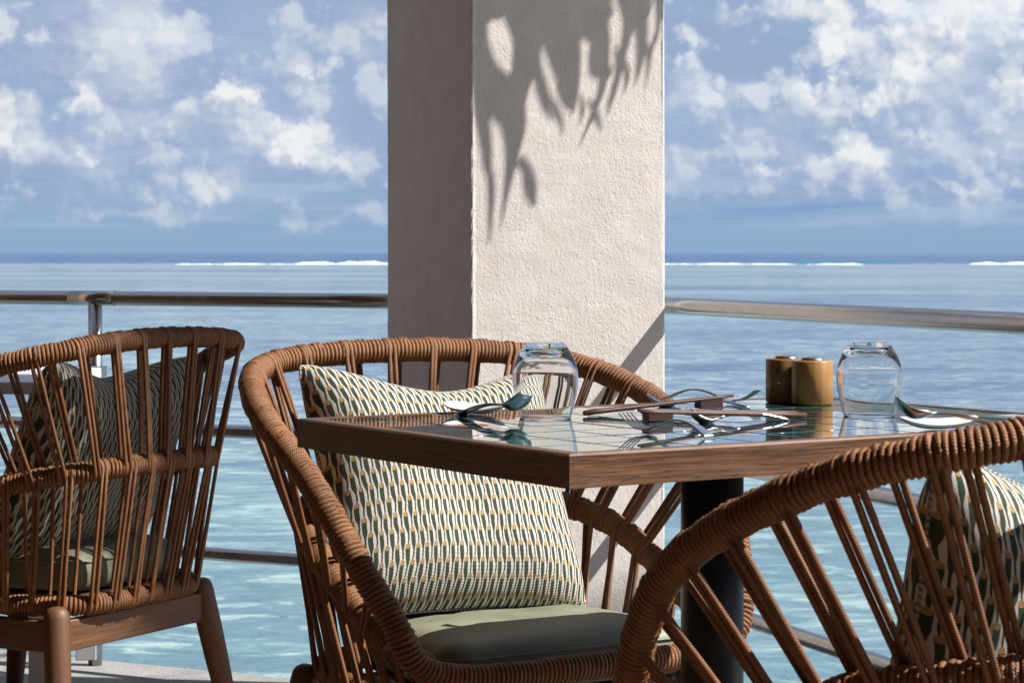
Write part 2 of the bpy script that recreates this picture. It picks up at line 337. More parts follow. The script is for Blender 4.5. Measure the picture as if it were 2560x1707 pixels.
def m_weave(g, b):
    uv = g.coord('UV'); u, v, _ = g.sep(uv)         # metres across / down the cushion
    wob = g.noise(uv, 14, 2, .5)
    u2 = g.math('ADD', u, g.math('MULTIPLY', g.math('SUBTRACT', wob, .5), .012))
    PW, PH = .0082, .0262                             # half-column pitch, row pitch
    cu = g.math('DIVIDE', u2, PW); ci = g.math('FLOOR', cu); fx0 = g.math('SUBTRACT', g.math('SUBTRACT', cu, ci), .5)
    par = g.math('MODULO', g.math('ABSOLUTE', ci), 2.)
    t = g.math('MULTIPLY', g.math('FRACT', g.math('ADD', g.math('DIVIDE', v, PH * 2), g.math('MULTIPLY', par, .5))), 2.)   # 0..2 rows below the dot
    fx = g.math('ADD', fx0, g.math('MULTIPLY', g.math('SINE', g.math('MULTIPLY', t, math.pi)), .07))
    ax = g.math('ABSOLUTE', fx)
    wide = g.math('MULTIPLY', g.mapr(t, .03, .18, .10, .43), g.mapr(t, .85, 1.6, 1., .24))
    thin = g.math('MULTIPLY', g.mapr(t, .9, 1.1, .0, .15), g.mapr(t, 1.8, 2.0, 1., .7))
    w = g.math('MAXIMUM', wide, thin)
    dark = g.mapr(g.math('SUBTRACT', w, ax), -.05, .05)
    dv = g.math('DIVIDE', g.math('SUBTRACT', t, .15), .17); du = g.math('DIVIDE', ax, .45)
    dot = g.mapr(g.math('ADD', g.math('MULTIPLY', dv, dv), g.math('MULTIPLY', du, du)), 1.15, .8)
    bead = g.math('SINE', g.math('MULTIPLY', v, 2 * math.pi / .0021)); fine = g.noise(uv, 1500, 2, .6)
    white = g.mix(g.mapr(bead, -1., .2), (.33, .315, .29), (.69, .67, .63))
    green = g.mix(g.mapr(fine, .35, .65), (.010, .018, .011), (.048, .075, .040))
    gold = g.mix(g.mapr(fine, .35, .65), (.29, .18, .065), (.44, .30, .14))
    col = g.mix(dot, g.mix(dark, white, green), gold)
    g.put(b.inputs['Base Color'], col)
    g.put(b.inputs['Normal'], g.bump(g.math('ADD', bead, g.math('MULTIPLY', dark, -1.5)), .35, .0008))
M_WEAVE = material('jacquard_weave', rough=.85, build=m_weave)

def m_tile(g, b):
    r = g.n('ShaderNodeObjectInfo').outputs['Random']; co = g.coord('Object'); n = g.noise(co, 22, 4, .6)
    ramp = g.n('ShaderNodeValToRGB'); g.put(ramp.inputs[0], r); e = ramp.color_ramp; e.interpolation = 'CONSTANT'
    cols = [(0, (.010, .055, .085)), (.22, (.008, .030, .060)), (.42, (.014, .11, .125)), (.6, (.010, .080, .052)), (.74, (.02, .16, .17)), (.88, (.006, .045, .075))]
    e.elements[0].color = (*cols[0][1], 1); e.elements[1].position = .999; e.elements[1].color = (*cols[-1][1], 1)
    for p, c in cols[1:]: x = e.elements.new(p); x.color = (*c, 1)
    tc = g.mix(g.mapr(n, .3, .72), ramp.outputs[0], g.vmath('MULTIPLY', ramp.outputs[0], (1.5, 1.4, 1.3))); g.put(b.inputs['Base Color'], g.vmath('MULTIPLY', tc, (.72, .72, .72)))
    g.put(b.inputs['Normal'], g.bump(g.noise(co, 9, 2, .4), .006, .004))
M_TILE = material('glazed_tile', rough=.035, build=m_tile, IOR=1.6, Coat_Weight=1., Coat_Roughness=.02, Coat_IOR=1.6)
M_GROUT = material('tile_grout', (.05, .052, .045), .75)
def m_glass(g, b): pass
M_GLASS = material('clear_glass', (.985, .995, .99), .0, build=m_glass, IOR=1.5, Transmission_Weight=1.)
M_DARKMETAL = material('powder_coated_steel', (.024, .028, .033), .36, .0)
def m_white(g, b):
    n = g.noise(g.coord('Object'), 30, 3, .5); g.put(b.inputs['Base Color'], g.mix(n, (.62, .62, .61), (.70, .70, .69)))
M_WHITE = material('white_lacquer', rough=.35, build=m_white)
M_CERAMIC = material('glazed_porcelain', (.66, .65, .62), .12)
def m_conc(g, b):
    co = g.coord('Object'); n = g.noise(co, 6, 5, .6)
    vor = g.n('ShaderNodeTexVoronoi'); g.put(vor.inputs['Vector'], co); vor.inputs['Scale'].default_value = 55
    spk = g.noise(co, 130, 3, .6)
    col = g.mix(g.mapr(n, .3, .7), (.20, .195, .185), (.30, .29, .28)); col = g.mix(g.mapr(spk, .56, .68), col, (.10, .10, .10))
    col = g.mix(g.mapr(vor.outputs['Distance'], .22, .1), col, (.40, .30, .24)); g.put(b.inputs['Base Color'], col)
    g.put(b.inputs['Normal'], g.bump(g.math('ADD', spk, n), .6, .006))
M_CONC = material('exposed_aggregate', rough=.9, build=m_conc)
def m_deck(g, b):
    co = g.coord('Object'); n = g.noise(g.mapping(co, (4, 60, 1)), 1., 4, .6); _, yy, _ = g.sep(co); fb_ = g.math('FRACT', g.math('MULTIPLY', yy, 7.)); gap = g.mapr(g.math('MINIMUM', fb_, g.math('SUBTRACT', 1., fb_)), .015, .04)
    g.put(b.inputs['Base Color'], g.mix(gap, (.05, .035, .025), g.mix(n, (.20, .14, .095), (.28, .20, .14)))); g.put(b.inputs['Normal'], g.bump(g.math('ADD', gap, g.math('MULTIPLY', n, .2)), .5, .004))
M_DECK = material('terrace_boards', rough=.7, build=m_deck)
M_CEIL = material('dark_ceiling_timber', (.19, .105, .052), .7)
M_SAND = material('beach_sand', (.55, .48, .37), .95)
def m_leaf(g, b):
    n = g.noise(g.coord('Object'), 12, 3, .5); g.put(b.inputs['Base Color'], g.mix(n, (.035, .075, .02), (.07, .115, .035)))
M_LEAF = material('palm_leaf', rough=.45, build=m_leaf)
def m_bark(g, b):
    co = g.coord('Object'); n = g.noise(g.mapping(co, (6, 6, 30)), 1., 4, .6); g.put(b.inputs['Base Color'], g.mix(n, (.16, .13, .10), (.30, .26, .21)))
    g.put(b.inputs['Normal'], g.bump(n, .6, .02))
M_BARK = material('palm_bark', rough=.9, build=m_bark)

SEA_Z = -2.5
def m_sea(g, b):
    geo = g.n('ShaderNodeNewGeometry').outputs['Position']; x, y, z = g.sep(geo)
    dist = g.math('SQRT', g.math('ADD', g.math('MULTIPLY', x, x), g.math('MULTIPLY', y, y)))
    far = g.mapr(g.math('ADD', dist, g.math('MULTIPLY', g.noise(geo, .012, 3, .5), 140.)), 800, 960)
    # sand and coral patches on the lagoon bed, wave-facet streaks painted over them
    pat = g.noise(g.mapping(geo, (.075, .13, 0)), 1., 9, .62, .9); pat2 = g.noise(g.mapping(geo, (.010, .028, 0), loc=(4, 2, 0)), 1., 9, .62)
    nearm = g.mapr(dist, 22, 110, 2.1, .6)
    p = g.math('ADD', pat2, g.math('MULTIPLY', g.math('SUBTRACT', pat, .5), nearm))
    lag = g.mix(g.mapr(p, .33, .5), (.052, .088, .15), (.150, .212, .245)); lag = g.mix(g.mapr(p, .5, .66), lag, (.245, .35, .345))
    fine = g.noise(g.mapping(geo, (.95, 2.0, 0), loc=(9, 3, 0), rot=(0, 0, R(3))), 1., 8, .62, .9)  # dark and pale streaks painted in for wave facets and reflected sky
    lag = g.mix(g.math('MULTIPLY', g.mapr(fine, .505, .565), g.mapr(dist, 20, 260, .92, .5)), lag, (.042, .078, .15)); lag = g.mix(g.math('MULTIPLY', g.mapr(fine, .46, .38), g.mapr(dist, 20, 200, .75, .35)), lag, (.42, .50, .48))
    shallow = g.mapr(g.math('ADD', dist, g.math('MULTIPLY', g.math('SUBTRACT', pat2, .5), 60.)), 22, 62, 1., 0.)
    lag = g.mix(g.math('MULTIPLY', shallow, .35), lag, (.20, .36, .31))
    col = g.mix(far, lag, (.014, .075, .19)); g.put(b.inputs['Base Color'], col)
    # one fractal sea: swell down to ripples
    w1 = g.noise(g.mapping(geo, (.09, .24, 0), rot=(0, 0, R(5))), 1., 9, .56, .35)
    w2 = g.noise(g.mapping(geo, (1.7, 3.6, 0), rot=(0, 0, R(-10))), 1., 4, .55, .5)
    h = g.math('ADD', g.math('MULTIPLY', w1, 1.), g.math('MULTIPLY', w2, .16))
    g.put(b.inputs['Normal'], g.bump(h, 1., g.math('MULTIPLY_ADD', far, .9, .8)))
    g.put(b.inputs['Roughness'], g.mapr(dist, 20, 500, .05, .16)); g.put(b.inputs['Specular IOR Level'], g.math('MULTIPLY_ADD', far, -.14, .28))
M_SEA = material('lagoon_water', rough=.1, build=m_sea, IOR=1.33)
def m_foam(g, b):
    n = g.noise(g.coord('Object'), .35, 4, .6); g.put(b.inputs['Base Color'], g.mix(g.mapr(n, .35, .6), (.62, .68, .72), (.86, .88, .9)))
M_FOAM = material('surf_foam', rough=.9, build=m_foam)
M_WAVE = material('wave_face', (.03, .14, .20), .15)

# ------------------------------------------------------------------ setting: sea, terrace, ledge, roof of the restaurant behind the camera
def sheet(name, pts, z, mat, kind='structure', thick=None):
    mb = MB(); n = len(pts); top = [(x, y, z) for x, y in pts]
    if thick is None: mb.add(top, [tuple(range(n))], smooth=False)
    else:
        v = top + [(x, y, z - thick) for x, y in pts]
        mb.add(v, [tuple(range(n)), tuple(range(n, 2 * n))[::-1]] + [((i + 1) % n, i, n + i, n + (i + 1) % n) for i in range(n)], smooth=False)
    return tag(mb.build(name, mat), kind=kind)
# sea as a fan of rings so that the triangles stay well shaped out to the horizon
mb = MB(); radii = [2, 30, 120, 500, 2000, 9000, 40000]; SEG = 64
V = [(r * math.cos(2 * math.pi * k / SEG), r * math.sin(2 * math.pi * k / SEG), SEA_Z) for r in radii for k in range(SEG)]
F = [(i * SEG + k, i * SEG + (k + 1) % SEG, (i + 1) * SEG + (k + 1) % SEG, (i + 1) * SEG + k)[::-1] for i in range(len(radii) - 1) for k in range(SEG)] + [tuple(range(SEG))]
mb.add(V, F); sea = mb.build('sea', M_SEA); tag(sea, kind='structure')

# railing geometry (rails are parallel to the ledge)
RZ = .869
PA = Vector((-1.524, 6.776, RZ)); PB = Vector((-.343, 6.186, RZ)); d1 = (PB - PA).normalized(); n1 = Vector((-d1.y, d1.x, 0))       # left run, n1 points out to sea
QA = Vector((.3855, 5.712, RZ)); QB = Vector((.954, 4.23, RZ)); d2 = (QB - QA).normalized(); n2 = Vector((-d2.y, d2.x, 0))
LEDGE = -.2
def xy(p): return (p.x, p.y)
o1 = n1 * .075; o2 = n2 * .10
corner = Vector((.28, 6.42, 0))
ledge_pts = [xy(PA - d1 * 6 + o1), xy(PB + o1 + d1 * .2), (.12, 6.10), xy(QA + o2), xy(QB + d2 * 5 + o2), xy(QB + d2 * 5 - n2 * .7), xy(QA + d2 * .25 - n2 * .9), xy(PB - n1 * .95), xy(PA - d1 * 6 - n1 * .95)]
sheet('ledge', ledge_pts[::-1], LEDGE, M_CONC, thick=.35)
deck_pts = [xy(PA - d1 * 6 - n1 * 1.33), xy(PB - n1 * 1.33), xy(QA + d2 * .4 - n2 * .55), xy(QB + d2 * 5 - n2 * .55), (3, -7), (-9, -7)]
sheet('terrace_floor', deck_pts[::-1], 0., M_DECK, thick=.25)
# sea wall under the terrace
mbw = MB(); mbw.box(-9, 2.2, -7, 2.5, -3.2, -.26)
seawall = mbw.build('terrace_foundation', M_CONC); tag(seawall, kind='structure')
roof = MB(); roof.box(-9, 3.0, -7, 1.6, 2.75, 2.95); roof.box(-9, 1.0, 1.602, 3.9, 2.75, 2.95); roof.box(-9, .2, 3.902, 5.15, 2.75, 2.95); roof.box(-9, -.45, 5.152, 6.0, 2.75, 2.95)  # unseen ceiling, stepped outline shaped to cut skylight and let the sun past
tag(roof.build('restaurant_ceiling', M_CEIL), kind='structure')
wall = MB(); wall.box(-9, 3, -7.2, -7.01, 0, 2.95); wall.box(-4.4, -4.2, -7, 8.0, 0, 2.749)  # out of view; side wall added to block skylight and bounce warm light
tag(wall.build('added_unseen_wall', material('warm_bounce_wall', (.32, .19, .105), .75)), kind='structure')
sheet('beach', [(3.0, -7), (40, -7), (60, 14), (9, 12), (3.4, 9.0)], SEA_Z + .25, M_SAND, thick=.8)

# surf breaking on the reef
def breaker(u0, u1, dist, hgt, label, foam=True, lumps=1.):
    x0, x1 = (u0 - 1280) / 5675 * dist, (u1 - 1280) / 5675 * dist; n = max(12, int((x1 - x0) / .5)); mb = MB(); V = []; F = []
    ph = random.random() * 50
    for i in range(n + 1):
        t = i / n; x = x0 + (x1 - x0) * t; env = min(1, t * 7, (1 - t) * 5) ** .6
        hh = hgt * env * (.55 + lumps * .45 * (math.sin(x * .31 + ph) * .4 + math.sin(x * .83 + ph * 2) * .3 + random.uniform(-.2, .4)))
        hh = max(.05, hh); yy = dist + 2.5 * math.sin(x * .03 + ph)
        prof = [(-3.2, .0), (-1.6, .35 * hh), (-.6, .85 * hh), (.0, hh), (.9, .7 * hh), (2.5, .0)]
        for dy, z in prof: V.append((x, yy + dy, SEA_Z - .02 + z + (random.uniform(-.05, .05) if foam and z > .05 else 0)))
    for i in range(n):
        for k in range(5): F.append((i * 6 + k, (i + 1) * 6 + k, (i + 1) * 6 + k + 1, i * 6 + k + 1))
    mb.add(V, F); o = mb.build('breaking_wave', M_FOAM if foam else M_WAVE)
    tag(o, label, 'wave', 'waves breaking along the reef')
breaker(735, 1100, 720, 1.15, 'tallest white breaker on the reef, left of the pillar')
breaker(440, 760, 705, .38, 'thin broken line of white foam above the left railing', lumps=1.6)
breaker(1640, 1995, 705, .42, 'thin white wave line on the reef just right of the pillar', lumps=1.2)
breaker(1900, 2300, 740, 1.6, 'dark green unbroken wave swelling on the reef right of the pillar', foam=False, lumps=.4)
breaker(2010, 2160, 700, .4, 'short faint foam line in front of the dark green wave', lumps=1.5)
breaker(2420, 2700, 725, .9, 'white breaker on the reef at the right edge')

# ------------------------------------------------------------------ pillar
th = math.atan2(d2.x, -d2.y) ; e1 = Vector((math.cos(th), math.sin(th), 0)); nf = Vector((e1.y, -e1.x, 0))   # face direction, outward normal
A_ = .5127; C0 = Vector((-.098, 5.456, 0)); Bd = .66
Mp = Matrix.Translation(C0) @ Matrix((( e1.x, -nf.x, 0, 0), (e1.y, -nf.y, 0, 0), (0, 0, 1, 0), (0, 0, 0, 1)))
pl = MB(); V = []; NZ = 260; zz = np.linspace(LEDGE - .3, 3.6, NZ); cs = []
for (cx, cy, sx, sy) in ((0, 0, 1, 1), (A_, 0, -1, 1), (A_, Bd, -1, -1), (0, Bd, 1, -1)):
    loc_ = [(cx, cy + sy * .012), (cx, cy + sy * .005), (cx + sx * .0016, cy + sy * .0016), (cx + sx * .005, cy), (cx + sx * .012, cy)]
    cs += loc_ if sx * sy > 0 else loc_[::-1]
m = len(cs); wob = np.cumsum(rng.normal(0, .00035, (NZ, 4)), 0); wob -= np.linspace(0, 1, NZ)[:, None] * wob[-1]
for i, z in enumerate(zz):
    for k, (x, y) in enumerate(cs):
        j = (1., 1.)[k % 5 != 2] * (0 if k % 5 in (0, 4) else 1); e = wob[i, k // 5] * .5 + rng.normal(0, .0004)
        V.append((x + j * e, y + j * e, z))
pl.add(V, [(i * m + k, i * m + (k + 1) % m, (i + 1) * m + (k + 1) % m, (i + 1) * m + k) for i in range(NZ - 1) for k in range(m)] + [tuple(range(m))[::-1], tuple((NZ - 1) * m + k for k in range(m))], smooth=False)
po = pl.build('pillar', M_STUCCO); po.matrix_world = Mp
tag(po, 'square pillar of pale rough stucco dappled by leaf shadows at the terrace corner', 'pillar')
def on_face(u, v):                               # photograph pixel -> point on the sunlit face
    r = Vector(((u - 1280) / 5675, 1, -(v - 633) / 5675)); o = Vector((0, 0, HC))
    t = (C0 - o).dot(nf) / r.dot(nf); return o + r * t

# ------------------------------------------------------------------ railings
def railing(name, p0, p1, posts, label, sleeves=(), group='stainless railings round the terrace'):
    root = empty(name, (p0.x, p0.y, LEDGE), 0, label, 'railing', group); off = Vector((-p0.x, -p0.y, -LEDGE)); d = (p1 - p0).normalized()
    for k, z in enumerate((RZ, .497, .148)):
        mb = MB(); a = Vector((p0.x, p0.y, z)) + off; b = Vector((p1.x, p1.y, z)) + off
        n = 16; mb.tube([a.lerp(b, i / n) for i in range(n + 1)], .0212 if k == 0 else .0185, 20); mb.build('rail', M_STEEL, root)
    for q in posts:
        mb = MB(); base = Vector((q.x, q.y, LEDGE)) + off
        mb.tube([base, base + Vector((0, 0, RZ - LEDGE - .015))], .0205, 18)
        mb.build('post', M_STEEL, root)
    for q, l0, l1 in sleeves:
        mb = MB(); a = q + d * l0 + off; b = q + d * l1 + off
        mb.tube([a, b], .0222, 22); mb.tube([b - d * .003, b], .0229, 22); mb.build('sleeve', M_STEEL, root)
    return root
pl_at = lambda u: (lambda t: PA + d1 * t)(((u - 1280) / 5675 * PA.y - PA.x) / (d1.x - (u - 1280) / 5675 * d1.y))
post1 = pl_at(238)
railing('railing', PA - d1 * 4, PB + d1 * .12, [post1, post1 - d1 * 1.35, post1 - d1 * 2.7], 'stainless railing of three tubes over the sea, left of the pillar', sleeves=[(post1, -.085, .072)])
railing('railing', QA - d2 * .12, QB + d2 * 3, [QB + d2 * .75, QB + d2 * 2.1], 'stainless railing of three tubes running right from the pillar behind the tiled table')

# ------------------------------------------------------------------ palm whose fronds shade the pillar
palm = empty('palm_tree', (3.5, 7.2, SEA_Z + .24), 0, 'coconut palm beside the terrace whose fronds throw leaf shadows on the pillar', 'palm')
pinv = Vector((-3.5, -7.2, -(SEA_Z + .24)))
tr = MB(); tk = [Vector((3.5, 7.2, SEA_Z + .2)), Vector((3.46, 7.1, 0)), Vector((3.3, 6.9, 2.2)), Vector((3.1, 6.7, 4.0))]
tr.tube([tk[0] + pinv, tk[0].lerp(tk[1], .5) + pinv, tk[1] + pinv, tk[1].lerp(tk[2], .5) + pinv, tk[2] + pinv, tk[2].lerp(tk[3], .5) + pinv, tk[3] + pinv], [.17, .14, .13, .12, .115, .11, .12], 14); tr.build('trunk', M_BARK, palm)
def ribbon(mb, pts, widths, wdir):
    n = len(pts); V = []; F = []
    for p, w in zip(pts, widths):
        V += [p - wdir * (w / 2) , p + LIGHT * (w * .18), p + wdir * (w / 2)]
    for i in range(n - 1):
        for k in range(2): F.append((i * 3 + k, i * 3 + k + 1, (i + 1) * 3 + k + 1, (i + 1) * 3 + k))
    mb.add(V, F)
def cat(pts, m=6):
    out = []; n = len(pts)
    for i in range(n - 1):
        a, b, c, d = pts[max(i - 1, 0)], pts[i], pts[i + 1], pts[min(i + 2, n - 1)]
        for k in range(m):
            t = k / m; out.append(tuple(.5 * (2 * b[j] + (c[j] - a[j]) * t + (2 * a[j] - 5 * b[j] + 4 * c[j] - d[j]) * t * t + (3 * b[j] - a[j] - 3 * c[j] + d[j]) * t ** 3) for j in range(len(b))))
    out.append(tuple(pts[-1])); return out
# leaflets of the frond hanging above the pillar: where each one's shade falls on the wall (x, y in a 2.613x view) and its breadth
LEAVES = [
 [(1180, 560, 10), (1215, 640, 18), (1250, 720, 5)], [(1040, 560, 8), (1100, 700, 18), (1150, 790, 4)], [(1560, 300, 10), (1580, 420, 26), (1560, 560, 20), (1500, 700, 4)], [(1620, 380, 10), (1640, 500, 24), (1620, 620, 5)],
 [(1760, 250, 10), (1780, 400, 22), (1765, 520, 4)], [(690, 900, 8), (712, 1060, 24), (735, 1180, 5)], [(1330, 620, 8), (1350, 720, 20), (1330, 820, 4)], [(880, 1000, 6), (925, 1060, 16), (950, 1130, 4)],
 [(600, -260, 110), (645, -50, 110), (655, 150, 88), (662, 330, 84), (715, 490, 88), (825, 640, 116), (893, 760, 96), (908, 900, 82), (895, 1010, 62), (865, 1180, 38), (812, 1490, 5)],
 [(880, -260, 140), (940, -40, 140), (985, 180, 112), (978, 350, 106), (955, 520, 88), (922, 680, 84), (908, 800, 40)],
 [(560, -260, 60), (610, 60, 60), (640, 300, 50), (655, 520, 46), (690, 760, 48), (722, 960, 40), (752, 1190, 8)],
 [(720, -260, 160), (770, -120, 160), (800, 20, 120), (815, 90, 50), (825, 120, 10)],
 [(1010, -260, 150), (1060, -100, 150), (1090, 80, 130), (1060, 200, 60), (1040, 240, 10)],
 [(1000, 180, 20), (1005, 320, 80), (1040, 450, 48), (1085, 560, 34), (1115, 630, 26), (1175, 730, 20), (1215, 820, 5)],
 [(1060, -260, 150), (1120, -60, 150), (1180, 120, 140), (1225, 290, 120), (1258, 460, 94), (1280, 620, 56), (1288, 745, 8)],
 [(700, 1010, 6), (745, 1150, 26), (752, 1330, 26), (738, 1590, 8)],
 [(950, 1010, 8), (985, 1120, 38), (1010, 1240, 46), (1035, 1350, 12)],
 [(1240, -260, 130), (1330, -60, 140), (1395, 100, 130), (1450, 210, 84), (1490, 330, 46), (1478, 560, 40), (1420, 740, 34), (1320, 975, 5)],
 [(1560, -220, 60), (1640, 20, 62), (1655, 140, 56), (1610, 370, 36), (1555, 590, 34), (1510, 760, 6)],
 [(1580, -220, 50), (1690, 40, 60), (1735, 200, 52), (1725, 400, 36), (1690, 570, 6)],
 [(1400, 300, 10), (1430, 430, 50), (1500, 480, 50), (1530, 505, 8)], [(1380, -250, 60), (1440, -40, 60), (1510, 60, 40), (1550, 110, 8)],
 [(1720, -200, 36), (1780, 40, 30), (1745, 170, 12)], [(1800, -220, 30), (1845, 40, 26), (1842, 160, 22), (1835, 270, 5)],
 [(1870, -200, 26), (1860, 100, 20), (1790, 360, 22), (1765, 580, 5)],
 [(1385, 640, 6), (1430, 740, 26), (1475, 860, 6)], [(1130, 640, 8), (1160, 700, 26), (1205, 800, 18), (1225, 880, 5)],
]
fr = MB(); tops = []
for i, lf in enumerate(LEAVES):
    tau = .92 + .16 * ((i * 37) % 11) / 11; pts = cat(lf, 5); P3 = []; W3 = []
    for x, y, w in pts:
        p = on_face(940 + x / 2.613, y / 2.613); P3.append(p - LIGHT * tau); W3.append(w * .9 / 2.613 / 1010)
    tang = (P3[-1] - P3[0]).normalized(); wd = LIGHT.cross(tang).normalized(); ribbon(fr, [p + pinv for p in P3], W3, wd); tops.append(P3[0])
fo = fr.build('frond', M_LEAF, palm)
# rachis of that frond, from the crown down past the leaflet roots
a = on_face(940 + 480 / 2.613, -250 / 2.613) - LIGHT * 1.0; b_ = on_face(940 + 1880 / 2.613, -260 / 2.613) - LIGHT * 1.0
rc = MB(); rp = cat([a, b_, b_.lerp(tk[3], .45) + Vector((0, 0, .45)), tk[3]], 8); rc.tube([Vector(p) + pinv for p in rp], np.linspace(.006, .022, len(rp)), 8); rc.build('frond_stalk', M_BARK, palm)
for k in range(9):                                # the rest of the crown, away from the terrace
    ang = R(-25 + k * 17); L = 2.3 + .3 * random.random(); st = tk[3]; dirv = Vector((math.cos(ang), math.sin(ang), 0)); mb = MB(); side = Vector((-dirv.y, dirv.x, 0)); pp = []
    for i in range(16):
        t = i / 15; pp.append(st + dirv * (L * t) + Vector((0, 0, .9 * t - 1.7 * t * t)))
    mb.tube([p + pinv for p in pp], np.linspace(.02, .004, 16), 6)
    for i in range(2, 16):
        for j in range(2):
            for sgn in (-1, 1):
                p = pp[i - 1].lerp(pp[i], j / 2); ll = .55 * math.sin(math.pi * min(1, (i / 15) * .9 + .1)) + .12
                ribbon(mb, [p + pinv, p + side * sgn * ll * .5 + dirv * .12 + Vector((0, 0, -.08)) + pinv, p + side * sgn * ll * .9 + dirv * .25 + Vector((0, 0, -.4)) + pinv], [.03, .034, .004], dirv)
    mb.build('frond', M_LEAF, palm)

shade_palm = empty('palm_tree', (4.3, 4.25, SEA_Z + .24), 0, 'added unseen coconut palm on the beach, its crown placed to shade the left chair', 'palm', 'coconut palms beside the terrace')  # made-up second palm out of view, put there to shade the chair
palm['group'] = 'coconut palms beside the terrace'
q2 = Vector((-4.3, -4.25, -(SEA_Z + .24))); c2 = Vector((3.55, 4.3, 4.15)); mb = MB(); tp = cat([Vector((4.3, 4.25, SEA_Z + .2)), Vector((4.25, 4.26, -.4)), Vector((3.95, 4.28, 2.2)), c2], 5)
mb.tube([Vector(p) + q2 for p in tp], np.linspace(.17, .11, len(tp)), 14); mb.build('trunk', M_BARK, shade_palm)
for k, (ang, L, dz) in enumerate([(178, 2.6, .3), (184, 2.6, .35), (171, 2.55, .25), (180, 2.3, .55), (175, 2.2, .75), (20, 2.2, .9), (2, 2.4, .9), (-12, 2.0, .9), (10, 2.1, 1.3)]):
    dirv = Vector((math.cos(R(ang)), math.sin(R(ang)), 0)); side = Vector((-dirv.y, dirv.x, 0)); mb = MB(); pp = [c2 + dirv * (L * i / 19) + Vector((0, 0, dz * (i / 19) * 1.2 - 1.05 * (i / 19) ** 2)) for i in range(20)]
    mb.tube([p + q2 for p in pp], np.linspace(.02, .004, 20), 6); wmax = .36 if 160 < ang < 190 else .55
    for i in range(2, 20):
        for j in range(3):
            for sgn in (-1, 1):
                p = pp[i - 1].lerp(pp[i], j / 3); ll = wmax * math.sin(math.pi * min(1, (i / 19) * .85 + .12)) + .06
                ribbon(mb, [p + q2, p + side * sgn * ll * .5 + dirv * .10 + Vector((0, 0, -.03)) + q2, p + side * sgn * ll * .85 + dirv * .2 + Vector((0, 0, -.12)) + q2], [.036, .042, .006], dirv)
    mb.build('frond', M_LEAF, shade_palm)

# ------------------------------------------------------------------ chair (one prototype, then copies)
def crv(pts, n=24, closed=True):
    P = [Vector(p) for p in pts]; N = len(P); out = []
    for i in range(N if closed else N - 1):
        if closed: a, b, c, d = P[(i - 1) % N], P[i], P[(i + 1) % N], P[(i + 2) % N]
        else: a, b, c, d = P[max(i - 1, 0)], P[i], P[i + 1], P[min(i + 2, N - 1)]
        for k in range(n):
            t = k / n; out.append(.5 * ((2 * b) + (c - a) * t + (2 * a - 5 * b + 4 * c - d) * t * t + (3 * b - a - 3 * c + d) * t ** 3))
    if not closed: out.append(P[-1])
    return out
def mirror(half, closed):
    if closed: return half + [(-x, y, z) for x, y, z in half[-2:0:-1]]
    return [(-x, y, z) for x, y, z in half[:0:-1]] + half
TOP = crv(mirror([(0, -.2829, .833), (.2539, -.2681, .8174), (.3631, -.1084, .7673), (.3736, .1086, .6567), (.3219, .2471, .4822), (.2561, .2841, .3876), (0, .3005, .3789)], True), 40)
MID = crv(mirror([(0, -.2829, .587), (.1811, -.2608, .584), (.2817, -.0681, .5422), (.2904, .1204, .4536), (.282, .205, .417), (.262, .262, .395)], False), 40, False)
BOT = crv(mirror([(0, -.2355, .3226), (.1769, -.2127, .3226), (.2348, -.0372, .3226), (.2503, .1999, .330), (.254, .268, .352)], False), 40, False)
class Path:
    def __init__(s, pts):
        s.P = pts; L = [0.]
        for a, b in zip(pts, pts[1:]): L.append(L[-1] + (b - a).length)
        s.L = np.array(L); s.len = L[-1]; s.A = np.array([tuple(p) for p in pts])
    def at(s, d): return Vector([float(np.interp(d, s.L, s.A[:, k])) for k in range(3)])
    def frame(s, d):
        p = s.at(d); t = (s.at(min(d + .012, s.len)) - s.at(max(d - .012, 0))).normalized()
        o = Vector((p.x, p.y + .02, 0)); o = (o - t * o.dot(t)); o.normalize(); u = t.cross(o)
        if u.z < 0: u = -u
        return p, t, o, u
# the open part of the top loop runs front-left over the back to front-right
iN = len(TOP); half = iN // 2
order = [TOP[(half + k) % iN] for k in range(iN)]        # starts and ends at the front centre
loopP = Path(order + [order[0]])
def nearest(path, pt): A = path.A; return float(path.L[int(np.argmin(((A - np.array(pt)) ** 2).sum(1)))])
s_a = nearest(loopP, (-.2561, .2841, .3876)); s_b = nearest(loopP, (.2561, .2841, .3876)); s_a, s_b = min(s_a, s_b), max(s_a, s_b)
if order[len(order) // 4].x > 0: MID = MID[::-1]; BOT = BOT[::-1]
midP, botP = Path(MID), Path(BOT)
RC, RO = .0042, .0172                                        # cord radius, radius of the winding's centre line
def winding(path, closed, d0=0., d1=None, pitch=.0074, seg=12):
    d1 = path.len + (pitch * 1.6 if closed else 0.) if d1 is None else d1; n = int((d1 - d0) / pitch * seg); pts = []; ph = 0.
    for i in range(n):
        ph += 2 * math.pi / seg
        d = (d0 + (d1 - d0) * i / n) % (path.len + (0. if closed else 1.)); p, t, o, u = path.frame(d)
        r = RO + .0006 * math.sin(d * 71) + .0004 * math.sin(d * 233)
        pts.append(p + o * (math.cos(ph) * r) + u * (math.sin(ph) * r))
    return pts
def fast_frames(path):                                       # sample frames once, then interpolate
    D = np.linspace(0, path.len, 500); Fr = [path.frame(d) for d in D]
    T = [np.array([tuple(f[k]) for f in Fr]) for k in range(4)]
    def fr(d):
        out = []
        for k in range(4): out.append(Vector([float(np.interp(d, D, T[k][:, j])) for j in range(3)]))
        return out
    path.frame = fr
for p_ in (loopP, midP, botP): fast_frames(p_)

